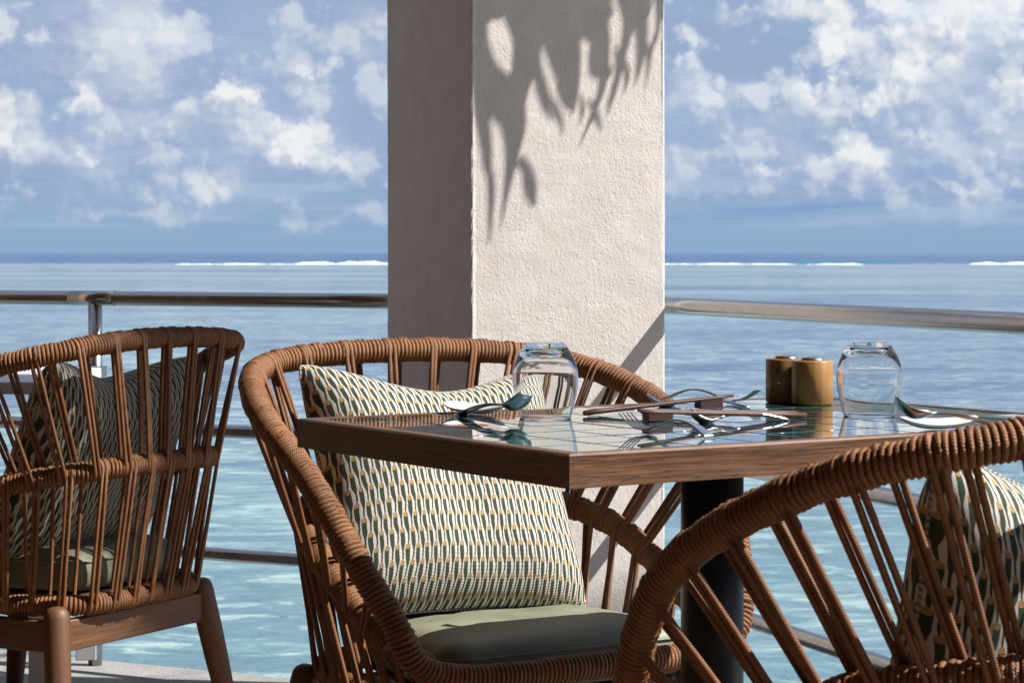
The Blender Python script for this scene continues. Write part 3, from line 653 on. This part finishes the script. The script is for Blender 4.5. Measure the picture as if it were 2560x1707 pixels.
def make_chair():
    root = empty('rope_chair')
    for nm, path in (('top_rail', loopP), ('middle_ring', midP), ('seat_ring', botP)):
        core = MB(); m = 160; core.tube([path.at(path.len * k / m) for k in range(m + 1)], .0128, 8); c = core.build(nm, M_DARKMETAL, root)
        mb = MB(); mb.tube(winding(path, path is loopP), RC, 6); mb.build('rope_winding', M_ROPE, c)
    # cords stretched between the rings: pairs on the outside and, half a step on, pairs on the inside
    NG = 25
    def strand(pa, da, pb, db, side, off):
        A, ta, oa, ua = pa.frame(da); B, tb, ob, ub = pb.frame(db); ro = RO + .0016
        A = A + ta * off; B = B + tb * off
        pts = []
        for ang, dr in ((160, -.008), (128, -.003), (96, 0), (66, 0), (38, 0), (12, 0)): pts.append(A + oa * (side * math.cos(R(ang)) * (ro + dr)) + ua * (math.sin(R(ang)) * (ro + dr)))
        end = []
        for ang, dr in ((-8, 0), (-35, 0), (-65, 0), (-100, -.001), (-140, -.007)): end.append(B + ob * (side * math.cos(R(ang)) * (ro + dr)) + ub * (math.sin(R(ang)) * (ro + dr)))
        a, b = pts[-1], end[0]; sag = Vector((random.uniform(-1, 1), random.uniform(-1, 1), 0)) * .0012
        return pts + [a.lerp(b, .25) + sag, a.lerp(b, .5) + sag * 1.3, a.lerp(b, .75) + sag] + end
    for g_ in range(NG):
        for side in (1, -1):
            f = (g_ + (.5 if side == 1 else .88)) / NG
            if f > .985: continue
            for k in (-1, 1):
                j = random.uniform(-.002, .002)
                dt = s_a + (s_b - s_a) * (.018 + .964 * f) + j; dm = midP.len * (.02 + .96 * f) + random.uniform(-.002, .002); db = botP.len * (.02 + .96 * f) + random.uniform(-.003, .003)
                mb = MB(); mb.tube(strand(loopP, dt, midP, dm - .0045, side, k * .0043), RC * .98, 7); mb.build('cord', M_ROPE, root)
                if side == -1 and k == -1: continue
                mb = MB(); mb.tube(strand(midP, dm + .0085 * (1 if side == 1 else .4), botP, db, side, k * .0043), RC * .98, 7); mb.build('cord', M_ROPE, root)
    # seat cushion
    def outline(inset, n=15):
        hw0, hw1, y0, y1, r = .168 - inset, .228 - inset, -.205 + inset, .262 - inset, max(.05 - inset, .006); P = []
        for (cx, cy, a0) in ((hw1 - r, y1 - r, 0), (-(hw1 - r), y1 - r, 90), (-(hw0 - r), y0 + r, 180), (hw0 - r, y0 + r, 270)):
            for k in range(n): a = R(a0 + 90 * k / (n - 1)); P.append((cx + r * math.cos(a), cy + r * math.sin(a)))
        return P
    mb = MB(); V = []; prof = [(.05, .338), (.012, .343), (.002, .358), (0, .377), (.001, .397), (.0035, .4015), (.012, .411), (.03, .419), (.065, .4245), (.12, .427), (.166, .4275)]; m = 60
    for ins, z in prof:
        for (x, y) in outline(ins):
            V.append((x, y, z + .004 * math.sin(x * 19 + 1) * math.sin(y * 17) * (1 if z > .4 else 0)))
    F = [(i * m + k, i * m + (k + 1) % m, (i + 1) * m + (k + 1) % m, (i + 1) * m + k) for i in range(len(prof) - 1) for k in range(m)] + [tuple((len(prof) - 1) * m + k for k in range(m)), tuple(range(m))[::-1]]
    mb.add(V, F); seat = mb.build('seat_cushion', M_VINYL, root)
    sm = MB(); sm.tube([(x, y, .3995) for x, y in outline(-.0006)], .0017, 6, closed=True); sm.build('seam', M_VINYL, seat)
    bd = MB(); ol = outline(.012); bd.add([(x, y, .331) for x, y in ol] + [(x, y, .337) for x, y in ol], [tuple(range(m))[::-1], tuple(range(m, 2 * m))] + [(k, (k + 1) % m, m + (k + 1) % m, m + k) for k in range(m)], smooth=False); bd.build('seat_board', M_DARKMETAL, root)
    # teak underframe
    for sx in (-1, 1):
        for top, dx, dy in (((sx * .2212, -.2038, .319), sx * .16, -.16), ((sx * .246, .30, .335), sx * .13, .20)):
            mb = MB(); t0 = Vector(top); dr = Vector((dx, dy, -1.)); pts = []; rad = []
            for h, r in ((-.006, .006), (-.004, .014), (.001, .0205), (.008, .0245), (.02, .0258), (.10, .0258), (.16, .0245), (.25, .021), (top[2] - .0005, .0165)):
                pts.append(t0 + dr * h); rad.append(r)
            mb.tube(pts, rad, 18); mb.build('leg', M_CHAIRWOOD, root)
    def apron(a, b):
        a, b = Vector(a), Vector(b); d = b - a; L = d.length; d.normalize(); M = Matrix.Translation(a) @ Matrix(((d.x, -d.y, 0, 0), (d.y, d.x, 0, 0), (0, 0, 1, 0), (0, 0, 0, 1)))
        mb = MB(); mb.box(.012, L - .012, -.0105, .0105, .238, .298, M=M, bev=.003, along=0); mb.build('apron', M_CHAIRWOOD, root)
    k = .16 * .05
    apron((.2212 + k, -.2038 - k, 0), (-.2212 - k, -.2038 - k, 0)); apron((.2212 + k, -.2038 - k, 0), (.25, .305, 0)); apron((-.25, .305, 0), (-.2212 - k, -.2038 - k, 0)); apron((-.25, .31, 0), (.25, .31, 0))
    return root
chairA = make_chair()
CHAIRS = [((-.9376, 4.6331), 60.27, 'rope armchair seen from behind at the white table on the left'),
          ((-.0389, 3.6725), -148.13, 'rope armchair facing us, tucked in behind the tiled table in front of the pillar'),
          ((.5384, 2.5739), 34.99, 'rope armchair closest to us, cut off by the lower right corner')]
chairs = []
for i, ((x, y), h, lab) in enumerate(CHAIRS):
    o = chairA if i == 0 else copy_tree(chairA)
    o.location = (x, y, 0); o.rotation_euler = (0, 0, R(h)); tag(o, lab, 'chair', 'rope armchairs on the terrace'); chairs.append(o)

# ------------------------------------------------------------------ patterned cushions leaning on the chair backs
def make_pillow():
    n = 40; W = .222; WX = .236; mb = MB(); V = []; F = []; UV = []
    def pos(a, b, s):
        ex = 1 - .085 * math.cos(b * math.pi / 2) ** 1.2; ey = 1 - (.26 if b > 0 else .06) * math.cos(a * math.pi / 2) ** (1.6 if b > 0 else 1.2) * abs(b) ** 1.5
        t = .090 * (max(0, 1 - a ** 4) * max(0, 1 - b ** 4)) ** .62 * (1 - .18 * (1 - abs(a)) * max(0, b) )
        wr = .0035 * math.sin(9 * a + 4 * b) * (1 - a * a) * (1 - b * b)
        rd = 1 - .05 * (a * a * b * b) ** 2; return (WX * a * ex * rd, W * b * ey * rd, s * (t + wr))
    g_ = np.sin(np.linspace(-1, 1, n + 1) * math.pi / 2)
    for s in (1, -1):
        o = len(V)
        for j in range(n + 1):
            for i in range(n + 1): V.append(pos(g_[i], g_[j], s))
        for j in range(n):
            for i in range(n):
                q = [o + j * (n + 1) + i, o + j * (n + 1) + i + 1, o + (j + 1) * (n + 1) + i + 1, o + (j + 1) * (n + 1) + i]
                uvq = [(WX * g_[i] + 1, 1 - W * g_[j]), (WX * g_[i + 1] + 1, 1 - W * g_[j]), (WX * g_[i + 1] + 1, 1 - W * g_[j + 1]), (WX * g_[i] + 1, 1 - W * g_[j + 1])]
                F.append(q if s == 1 else q[::-1]); UV.append(uvq if s == 1 else uvq[::-1])
    mb.add(V, F, UV); root = mb.build('cushion', M_WEAVE)
    edge = [pos(a, -1, 1) for a in g_[:-1]] + [pos(1, b, 1) for b in g_[:-1]] + [pos(a, 1, 1) for a in g_[::-1][:-1]] + [pos(-1, b, 1) for b in g_[::-1][:-1]]
    pp = MB(); pp.tube(edge, .0026, 6, closed=True); pp.build('piping', M_WEAVE, root)
    return root
pil = make_pillow()
PILLOWS = [((.015, -.095, .590), -22, 1, 'patterned cushion seen through the cords of the chair at the white table'),
           ((0.032, -.088, .615), -27, -3.5, 'green, white and ochre patterned cushion in the chair facing us behind the table'),
           ((.0, -.095, .572), -11, 2, 'patterned cushion seen through the cords of the closest chair, lower right')]
for i, (loc, tilt, roll, lab) in enumerate(PILLOWS):
    o = pil if i == 0 else copy_tree(pil)
    ch = chairs[i]; Mc = Matrix.Translation(ch.location) @ Matrix.Rotation(ch.rotation_euler.z, 4, 'Z')
    # local: x across, y up the cushion, z towards the sitter
    Ml = Matrix.Translation(loc) @ Matrix.Rotation(R(-tilt), 4, 'X') @ Matrix(((-1, 0, 0, 0), (0, 0, 1, 0), (0, 1, 0, 0), (0, 0, 0, 1))) @ Matrix.Rotation(R(roll), 4, 'Z')
    o.matrix_world = Mc @ Ml; tag(o, lab, 'cushion', 'patterned cushions on the chairs')

# ------------------------------------------------------------------ tiled table
KT = .865                                       # size of the table and what lies on it
TZ = .775
N_ = Vector((.0741, 2.9409, 0)) * KT; L_ = Vector((-.3388, 3.580, 0)) * KT
ub = (L_ - N_); WB = ub.length; ub.normalize(); ua = Vector((ub.y, -ub.x, 0)); WA = 1.06 * KT        # ub: N->L, ua: N->R
# table frame: x along ua, y along ub
Mt = Matrix(((ua.x, ub.x, 0, N_.x), (ua.y, ub.y, 0, N_.y), (0, 0, 1, 0), (0, 0, 0, 1)))
ctr = Mt @ Vector((WA / 2, WB / 2, 0))
table = empty('tiled_table', (ctr.x, ctr.y, 0), math.atan2(ua.y, ua.x), 'dark wood table inlaid with glossy blue-green tiles, laid with cutlery', 'table')
hx, hy = WA / 2, WB / 2; FW = .020; TT = .0455 * KT
def mitre(ax, length, half, nm):
    mb = MB(); L2 = length / 2; b = .0025
    # cross-section: outer face at y=-half, inner at y=-half+FW
    sec = [(-half, TZ - TT), (-half, TZ - b), (-half + b, TZ), (-half + FW, TZ), (-half + FW, TZ - .012), (-half + .06, TZ - .012), (-half + .06, TZ - TT)]
    V = []
    for sgn in (-1, 1):
        for (y, z) in sec: V.append((sgn * (L2 - (y + half)), y, z))
    n = len(sec); F = []; U = []
    cum = [0]
    for i in range(n): a_, b2 = sec[i], sec[(i + 1) % n]; cum.append(cum[-1] + math.hypot(a_[0] - b2[0], a_[1] - b2[1]))
    for i in range(n):
        j = (i + 1) % n; F.append((i, n + i, n + j, j)[::-1]); U.append([(V[i][0], cum[i]), (V[n + i][0], cum[i]), (V[n + j][0], cum[i + 1]), (V[j][0], cum[i + 1])][::-1])
    F += [tuple(range(n)), tuple(range(n, 2 * n))[::-1]]; U += [[(y, z) for y, z in sec], [(y, z) for y, z in sec][::-1]]
    M = Matrix.Rotation(ax, 4, 'Z'); mb.add([M @ Vector(v) for v in V], F, U, smooth=False); mb.build(nm, M_TABLEWOOD, table)
mitre(0, WA - .0006, hy, 'frame_board'); mitre(R(180), WA - .0006, hy, 'frame_board'); mitre(R(90), WB - .0006, hx, 'frame_board'); mitre(R(-90), WB - .0006, hx, 'frame_board')
mb = MB(); mb.box(-hx + FW - .001, hx - FW + .001, -hy + FW - .001, hy - FW + .001, TZ - .0115, TZ - .0042); mb.build('tile_bed', M_GROUT, table)
nx, ny = 10, 7; iw, ih = 2 * (hx - FW) - .003, 2 * (hy - FW) - .003; G = .0042
for i in range(nx):
    for j in range(ny):
        w, h = iw / nx, ih / ny; mb = MB()
        mb.box(-w / 2 + G / 2, w / 2 - G / 2, -h / 2 + G / 2, h / 2 - G / 2, -.003, .003, bev=.0011)
        o = mb.build('tile', M_TILE, table); o.location = (-iw / 2 + (i + .5) * w, -ih / 2 + (j + .5) * h, TZ - .0037 + random.uniform(-.00025, .00025))
        o.rotation_euler = (R(random.gauss(0, .12)), R(random.gauss(0, .12)), R(random.gauss(0, .25)))
mb = MB(); mb.tube([(0, 0, .02), (0, 0, TZ - .046)], .0425, 40); mb.build('pedestal', M_DARKMETAL, table)
mb = MB(); mb.box(-.16, .16, -.14, .14, TZ - .0465, TZ - .0397, bev=.002); mb.build('top_plate', M_DARKMETAL, table)
mb = MB(); mb.box(-.24, .24, -.24, .24, .0, .018, bev=.004); mb.build('base_plate', M_DARKMETAL, table)

# white table behind on the left
wt = empty('white_table', (-1.36, 5.29, 0), R(1.5), 'white lacquered table with square legs at the left edge, behind the first chair', 'table')
mb = MB(); mb.box(-.36, .36, -.36, .36, .693, .72, bev=.003); mb.build('tabletop', M_WHITE, wt)
for sx in (-1, 1):
    for sy in (-1, 1):
        mb = MB(); mb.box(sx * .345 - .025 - sx * .025, sx * .345 + .025 - sx * .025, sy * .31 - .03, sy * .31 + .03, 0, .6925, bev=.002); mb.build('leg', M_WHITE, wt)

# ------------------------------------------------------------------ things on the table
def at(u, v, z):                                # point at height z seen at a photograph pixel
    Y = (HC - z) * 5675 / (v - 633); return Vector(((u - 1280) / 5675 * Y, Y, z))
ZT = TZ - .0007
def make_glass():
    mb = MB(); outer = [(.0405, 0), (.0445, .015), (.0482, .030), (.0512, .048), (.0522, .062), (.0512, .076), (.0480, .089), (.0435, .099), (.0385, .1075), (.0335, .1148), (.0295, .1186), (.0272, .1192), (.0, .1189)]
    inner = [(.0, .1055), (.0225, .1045), (.0320, .1005), (.0400, .0935), (.0455, .085), (.0492, .075), (.0502, .062), (.0493, .048), (.0464, .030), (.0428, .015), (.0391, .0004)]
    def sm(P): return [Vector((r, z)) for r, z in cat(P, 4)]
    o1_ = sm(outer); i1_ = sm(inner); prof = [(max(p[0], 1e-5) * KT, p[1] * KT) for p in o1_] + [(max(p[0], 1e-5) * KT, p[1] * KT) for p in i1_] + [(.0398 * KT, -.0002)]
    mb.lathe(prof, 56, closed=True); return mb.build('tumbler', M_GLASS, weld=True)
g1 = make_glass(); p = at(1363, 1046, ZT); g1.location = (p.x, p.y, ZT + .0007)
tag(g1, 'clear glass tumbler upside down on the table in front of the pillar', 'glass', 'upturned tumblers')
g2 = g1.copy(); COL.objects.link(g2); p = at(2173, 1040, ZT); g2.location = (p.x, p.y, ZT + .0007); g2.rotation_euler = (0, 0, 1.)
tag(g2, 'clear glass tumbler upside down on the table against the sea, beside the bamboo pots', 'glass')

def make_pot():
    mb = MB(); r, h = .0308, .0650; K = 1.
    mb.lathe([(.0001, .0), (r - .0015, 0), (r, .0015), (r, h - .0015), (r - .0012, h), (.0001, h)], 40); o = mb.build('shaker', M_BAMBOO, weld=False)
    c = MB(); c.lathe([(.0190, h - .001), (.0197, h + .0006), (.0184, .0032 + h), (.0140, .0060 + h), (.0070, .0076 + h), (.0001, .0081 + h)], 32); c.build('metal_cap', M_CUTLERY, o)
    return o
pot = make_pot(); spots = [((1965, 1005), 'bamboo pepper shaker with a domed steel cap, marked P, on the left of the pair', 0.), ((2030.5, 1011), 'bamboo shaker with a domed steel cap, nearer of the pair, its right side sunlit', .7)]
for i, ((u, v), lab, rz) in enumerate(spots):
    o = pot if i == 0 else copy_tree(pot); p = at(u, v, ZT); o.location = (p.x, p.y, ZT + .0007); o.rotation_euler = (0, 0, rz); tag(o, lab, 'shaker', 'bamboo shakers on the tiled table')
def letter(ch, pos, parent_loc, size):
    cu = bpy.data.curves.new('letter_mark', 'FONT'); cu.body = ch; cu.size = size; cu.align_x = 'CENTER'; cu.align_y = 'CENTER'; cu.extrude = .0002
    t = bpy.data.objects.new('letter_mark', cu); COL.objects.link(t); dg = bpy.context.evaluated_depsgraph_get(); me = bpy.data.meshes.new_from_object(t.evaluated_get(dg)); bpy.data.objects.remove(t)
    o = bpy.data.objects.new('letter_mark', me); COL.objects.link(o); me.materials.clear(); me.materials.append(material('burnt_mark', (.09, .055, .03), .7)); return o
def mark(potobj, ch, ang, size=.019, z=.045):
    o = letter(ch, None, None, size); me = o.data
    for v in me.vertices:                        # wrap the flat letter round the pot
        a = v.co.x / (.0308); y = v.co.y; dz = v.co.z
        rr = .0309 + dz; v.co = Vector((rr * math.sin(a), -rr * math.cos(a), y))
    o.parent = potobj; o.location = (0, 0, z); o.rotation_euler = (0, 0, R(ang) - potobj.rotation_euler.z)
pots = [o for o in COL.objects if o.name.startswith('shaker')]
mark(pots[0], 'P', -30)

def loft(mb, secs):
    n = len(secs[0]); V = [p for s_ in secs for p in s_]; F = []
    for i in range(len(secs) - 1):
        for k in range(n): F.append((i * n + k, i * n + (k + 1) % n, (i + 1) * n + (k + 1) % n, (i + 1) * n + k))
    F += [tuple(range(n))[::-1], tuple((len(secs) - 1) * n + k for k in range(n))]; mb.add(V, F)
def shell(x, w, z, depth, t, m=7):
    top = [(x, -w + 2 * w * k / m, z - depth * (1 - ((-1 + 2 * k / m) ** 2))) for k in range(m + 1)]
    return top + [(a, b, c - t) for a, b, c in top[::-1]]
def spoon_mesh(L=.150, bowl=.048, bw=.0170, hw=.0074):
    mb = MB(); S = []
    for k in range(15):                         # bowl
        t = k / 14; x = bowl * (1 - t); w = bw * math.sqrt(max(.004, 1 - ((t - .47) / .55) ** 2)) * (1 - .15 * t)
        S.append(shell(x, max(w, .003), .009 - .0045 * math.sin(math.pi * min(1, t * 1.1)) + .012 * (1 - t) ** 2.2, .0075 * math.sin(math.pi * min(1, .12 + t * .86)), .0015))
    for k in range(1, 17):                      # handle
        t = k / 16; x = -(L - bowl) * t; w = .0032 + (hw - .0032) * t ** 1.6; z = .009 + .008 * math.sin(math.pi * min(1, t * .95 + .0)) * (1 - t * .3) - .0075 * t
        S.append(shell(x, w, z, -.0008, .0022))
    loft(mb, S[::-1]); return mb
def fork_mesh(L=.185):
    mb = MB(); S = []
    for k in range(8):
        t = k / 7; x = .022 * (1 - t); w = .0128 - .0095 * t ** 1.6; S.append(shell(x, w, .0035 + .006 * t ** 1.5 + .002 * (1 - t), .0016 * (1 - t), .0018))
    for k in range(1, 17):
        t = k / 16; x = -(L - .07) * t; w = .0033 + .0072 * t ** 1.7; z = .0095 + .0165 * math.sin(math.pi * min(1, t)) - .0065 * t; S.append(shell(x, w, z, -.0008, .0024))
    loft(mb, S[::-1])
    for j in range(4):
        y = -.0108 + .0072 * j; T = []
        for k in range(9):
            t = k / 8; x = .020 + .050 * t; w = .0020 - .0011 * t; T.append(shell(x, w, .0055 - .001 * math.sin(t * 3.14) + .021 * t ** 1.7, 0, .0017, 3))
            T[-1] = [(a, b + y * (1 + .06 * t), c) for a, b, c in T[-1]]
        loft(mb, T)
    return mb
def lay(o, p, heading_to, z=ZT + .0004, pitch=0., rollx=0.):
    d = heading_to - p; o.location = (p.x, p.y, z); o.rotation_euler = (rollx, pitch, math.atan2(d.y, d.x)); return o
f1 = fork_mesh().build('fork', M_CUTLERY); f1.scale = (KT, KT, KT); lay(f1, at(1640, 1083, ZT), at(1585, 1072, ZT) + Vector((0, .03, 0)))
d_ = at(1640, 1083, ZT) - at(1828, 1101, ZT); f1.rotation_euler.z = math.atan2(d_.y, d_.x)
tag(f1, 'steel fork lying tines up at the near edge of the tiled table', 'fork', 'forks on the tiled table')
f2 = f1.copy(); COL.objects.link(f2); p = at(1806, 1008, ZT); q = at(1649, 1003, ZT); d_ = p - q; f2.location = (p.x, p.y, ZT + .0004); f2.rotation_euler = (0, 0, math.atan2(d_.y, d_.x) - .12)
tag(f2, 'steel fork with tines raised behind the farther chopstick rest', 'fork', 'forks on the tiled table')
s1 = spoon_mesh().build('spoon', M_CUTLERY); p = at(1800, 1056, ZT); q = at(1991, 1050, ZT); d_ = p - q; s1.location = (p.x, p.y, ZT - .0002); s1.rotation_euler = (0, 0, math.atan2(d_.y, d_.x))
tag(s1, 'steel spoon lying in front of the nearer pair of chopsticks', 'spoon', 'spoons on the tiled table')
s2 = s1.copy(); COL.objects.link(s2); p = at(1700, 1018, ZT); s2.location = (p.x, p.y, ZT - .0002); s2.rotation_euler = (0, 0, R(172)); tag(s2, 'steel spoon under the farther pair of chopsticks', 'spoon', 'spoons on the tiled table')

def block(u, v, rz, label):
    mb = MB(); mb.box(-.019, .019, -.0095, .0095, 0, .0152, bev=.0011); o = mb.build('chopstick_rest', M_REST); p = at(u, v, ZT); o.location = (p.x, p.y, ZT + .0006); o.rotation_euler = (0, 0, rz)
    return tag(o, label, 'chopstick rest', 'wooden chopstick rests')
block(1772, 1021, R(24), 'wooden chopstick rest under the farther pair of chopsticks'); block(1644, 1053, R(24), 'wooden chopstick rest behind the nearest fork')
def chopstick(a, b, label):
    mb = MB(); a, b = Vector(a), Vector(b); n = 8; pts = [a.lerp(b, k / n) for k in range(n + 1)]
    mb.tube([a + (a - b).normalized() * .001] + pts, [.0024] + list(np.linspace(.0037, .0019, n + 1)), 6); o = mb.build('chopstick', M_STICK); tag(o, label, 'chopstick', 'wooden chopsticks')
def rested(u0, v0, u1, v1, zend, off, label):
    a = at(u0, v0, TZ + .004); b = at(u1, v1, zend); d = (b - a).normalized(); s = Vector((-d.y, d.x, 0)) * off; chopstick(a + s, b + s, label)
rested(1457, 1032, 1830, 989, .7975, -.004, 'nearer chopstick of the pair beside the tumbler'); rested(1472, 1031, 1836, 988, .7975, .0042, 'farther chopstick of the pair beside the tumbler')
rested(2006, 1033, 1600, 1026, .7965, -.004, 'chopstick behind the nearest fork, farther of its pair'); rested(2008, 1037, 1597, 1029, .7965, .0042, 'chopstick behind the nearest fork, nearer of its pair')

def dish_mesh():
    mb = MB(); S = []
    for k in range(17):
        t = k / 16; x = -.06 + .12 * t; w = .021 * math.sqrt(max(.02, 1 - (2 * t - 1) ** 4)) * (.75 + .25 * math.cos((t - .35) * 3)); S.append(shell(x, max(.004, w), .0125 + .007 * (2 * t - 1) ** 2, .0085 * (1 - (2 * t - 1) ** 4), .003))
    loft(mb, S); return mb
dA = dish_mesh().build('spoon_rest', M_CERAMIC); dA.scale = (KT, KT, KT); p = at(2345, 1073, ZT); dA.location = (p.x, p.y, ZT); dA.rotation_euler = (R(8), 0, R(12)); tag(dA, 'white porcelain spoon rest beside the closest chair on the right', 'spoon rest', 'porcelain spoon rests')
dB = dA.copy(); COL.objects.link(dB); p = at(1190, 1035, ZT); dB.location = (p.x, p.y, ZT); dB.rotation_euler = (R(10), 0, R(-32)); tag(dB, 'white porcelain spoon rest left of the tumbler in front of the pillar', 'spoon rest', 'porcelain spoon rests')
sp = spoon_mesh(.143, .050, .0186, .0091)
s3 = sp.build('soup_spoon', M_CUTLERY); p = at(2330, 1050, ZT + .016); s3.location = p; s3.rotation_euler = (R(20), R(-9), R(172)); tag(s3, 'steel soup spoon propped on the porcelain rest at the right', 'spoon', 'soup spoons on porcelain rests')
s4 = s3.copy(); COL.objects.link(s4); p = at(1255, 1027, ZT + .012); s4.location = p; s4.rotation_euler = (R(-12), R(-8), R(-50)); tag(s4, 'steel soup spoon propped on the porcelain rest left of the tumbler', 'spoon', 'soup spoons on porcelain rests')

scene.cycles.max_bounces = 14; scene.cycles.transmission_bounces = 12; scene.cycles.glossy_bounces = 6; scene.cycles.diffuse_bounces = 4
scene.cycles.use_denoising = True; scene.cycles.sample_clamp_indirect = 6
